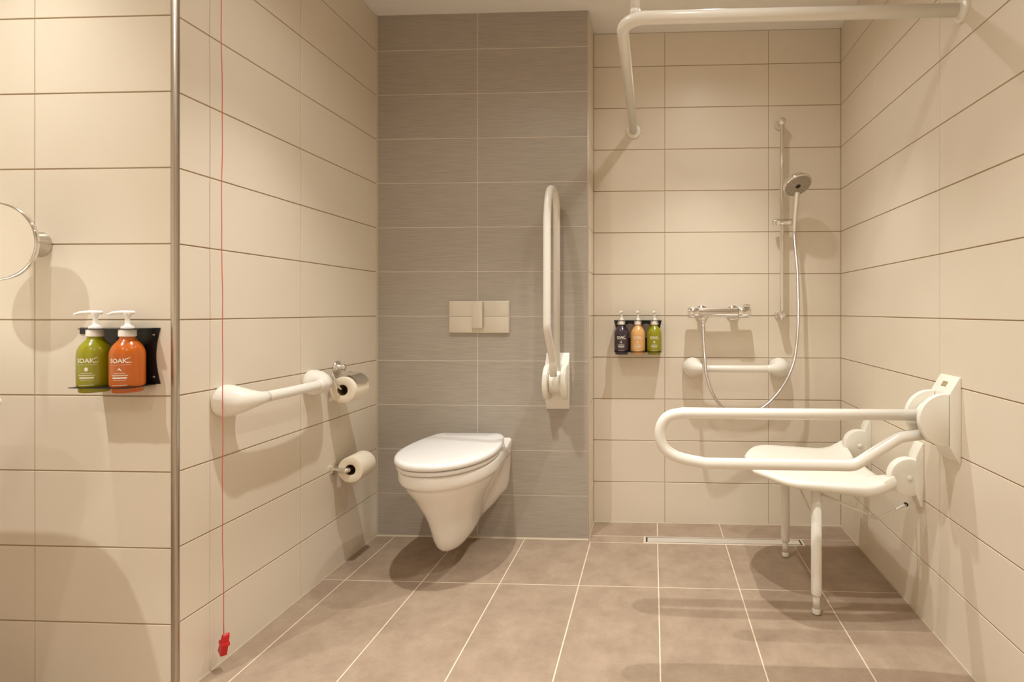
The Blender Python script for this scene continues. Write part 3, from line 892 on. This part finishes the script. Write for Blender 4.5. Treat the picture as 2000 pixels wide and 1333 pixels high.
BZ = 0.8125
ry = YF - 0.045
rack([-1.4195, -1.3335], YF, BZ + 0.1612, BZ + 0.0145, ry, 'black metal rack holding the green and orange bottles', (0.049, 0.045), 0.0895)
bottle(-1.4195, ry, BZ, 'green_b', 'leaf', 'olive green pump bottle beside the orange one on the left wall', 'pump bottles', (-0.8, -0.6, 0), 0.36)
bottle(-1.3335, ry, BZ, 'orange_b', 'bird', 'orange pump bottle in the rack on the left wall', 'pump bottles', (-0.9, -0.44, 0), 0.36)
ry = YS - 0.045
SX_ = [-0.1470, -0.0700, 0.0075]
rack(SX_, YS, BZ + 0.1612, BZ + 0.0145, ry, 'black metal rack with three bottles on the shower wall', (0.039, 0.036))
bottle(SX_[0], ry, BZ, 'purple_b', 'flower', 'dark purple pump bottle in the shower rack', 'pump bottles', (-0.15, -1, 0))
bottle(SX_[1], ry, BZ, 'peach_b', 'flower', 'peach pump bottle in the middle of the shower rack', 'pump bottles', (-0.1, -1, 0))
bottle(SX_[2], ry, BZ, 'green_b', 'leaf', 'lime green pump bottle in the shower rack next to the peach one', 'pump bottles', (-0.1, -1, 0))

# ------------------------------------------------------------------ shaving mirror
mr = empty('shaving_mirror', (-1.622, YF, 1.158), 'round chrome shaving mirror on the vanity wall', 'mirror')
link('wall_mount', lathe([(0.034, 0), (0.034, 0.004), (0.031, 0.012), (0.024, 0.040), (0.021, 0.062), (0.015, 0.072), (0.0005, 0.074)], (-1.622, YF, 1.194), (0, -1, 0), 32), M['steel'], mr, angle=0.8)
mc = Vector((-1.601, YF - 0.108, 1.188)); mn = Vector((0.10, -1, -0.02)).normalized()
link('arm', tube([(-1.622, YF - 0.070, 1.194), mc - mn * 0.006], 0.007, 14), M['chrome'], mr, smooth=True)
rim = lathe([(0.060, -0.010), (0.088, -0.008), (0.0945, -0.004), (0.0955, 0.001), (0.0940, 0.004), (0.0915, 0.0045)], mc, mn, 64)
link('rim', rim, M['chrome'], mr, smooth=True)
link('glass', lathe([(0.0915, 0.0046), (0.0910, 0.0054)], mc, mn, 64), M['mirror'], mr)

# ------------------------------------------------------------------ washbasin on the far left wall (only its rounded rim reaches the picture)
wbn = empty('washbasin', (XW, 0.86, 0.70), 'white washbasin whose rounded rim just enters the left edge', 'washbasin')
BYc, BHW, BP = 0.84, 0.314, 0.842
def basin_ring(z, g, dz=0):
    pts = []
    n = 36
    for k in range(n + 1):
        a = -PI / 2 + PI * k / n
        ex = 0.42
        c, s = math.cos(a), math.sin(a)
        x = XW + 0.001 + (BP - 0.30) + (0.30 + g) * (abs(c) ** ex)
        y = BYc + (BHW + g) * (abs(s) ** ex) * (1 if s > 0 else -1)
        pts.append(Vector((x, y, z)))
    pts = [Vector((XW + 0.001, BYc - BHW - g, z))] + pts + [Vector((XW + 0.001, BYc + BHW + g, z))]
    return pts
rs = [basin_ring(0.690, -0.12), basin_ring(0.715, -0.075), basin_ring(0.765, -0.035), basin_ring(0.795, -0.018), basin_ring(0.806, -0.004), basin_ring(0.816, 0.0), basin_ring(0.826, -0.004), basin_ring(0.831, -0.014), basin_ring(0.829, -0.030)]
link('bowl', rings(rs), M['ceramic'], wbn, angle=0.9)
tp = [(XW + 0.10, BYc, 0.83), (XW + 0.10, BYc, 0.95), (XW + 0.24, BYc, 0.93)]
link('tap', tube(fillet(tp, 0.03, 6), 0.014, 16, rnd=True), M['chrome'], wbn, smooth=True)
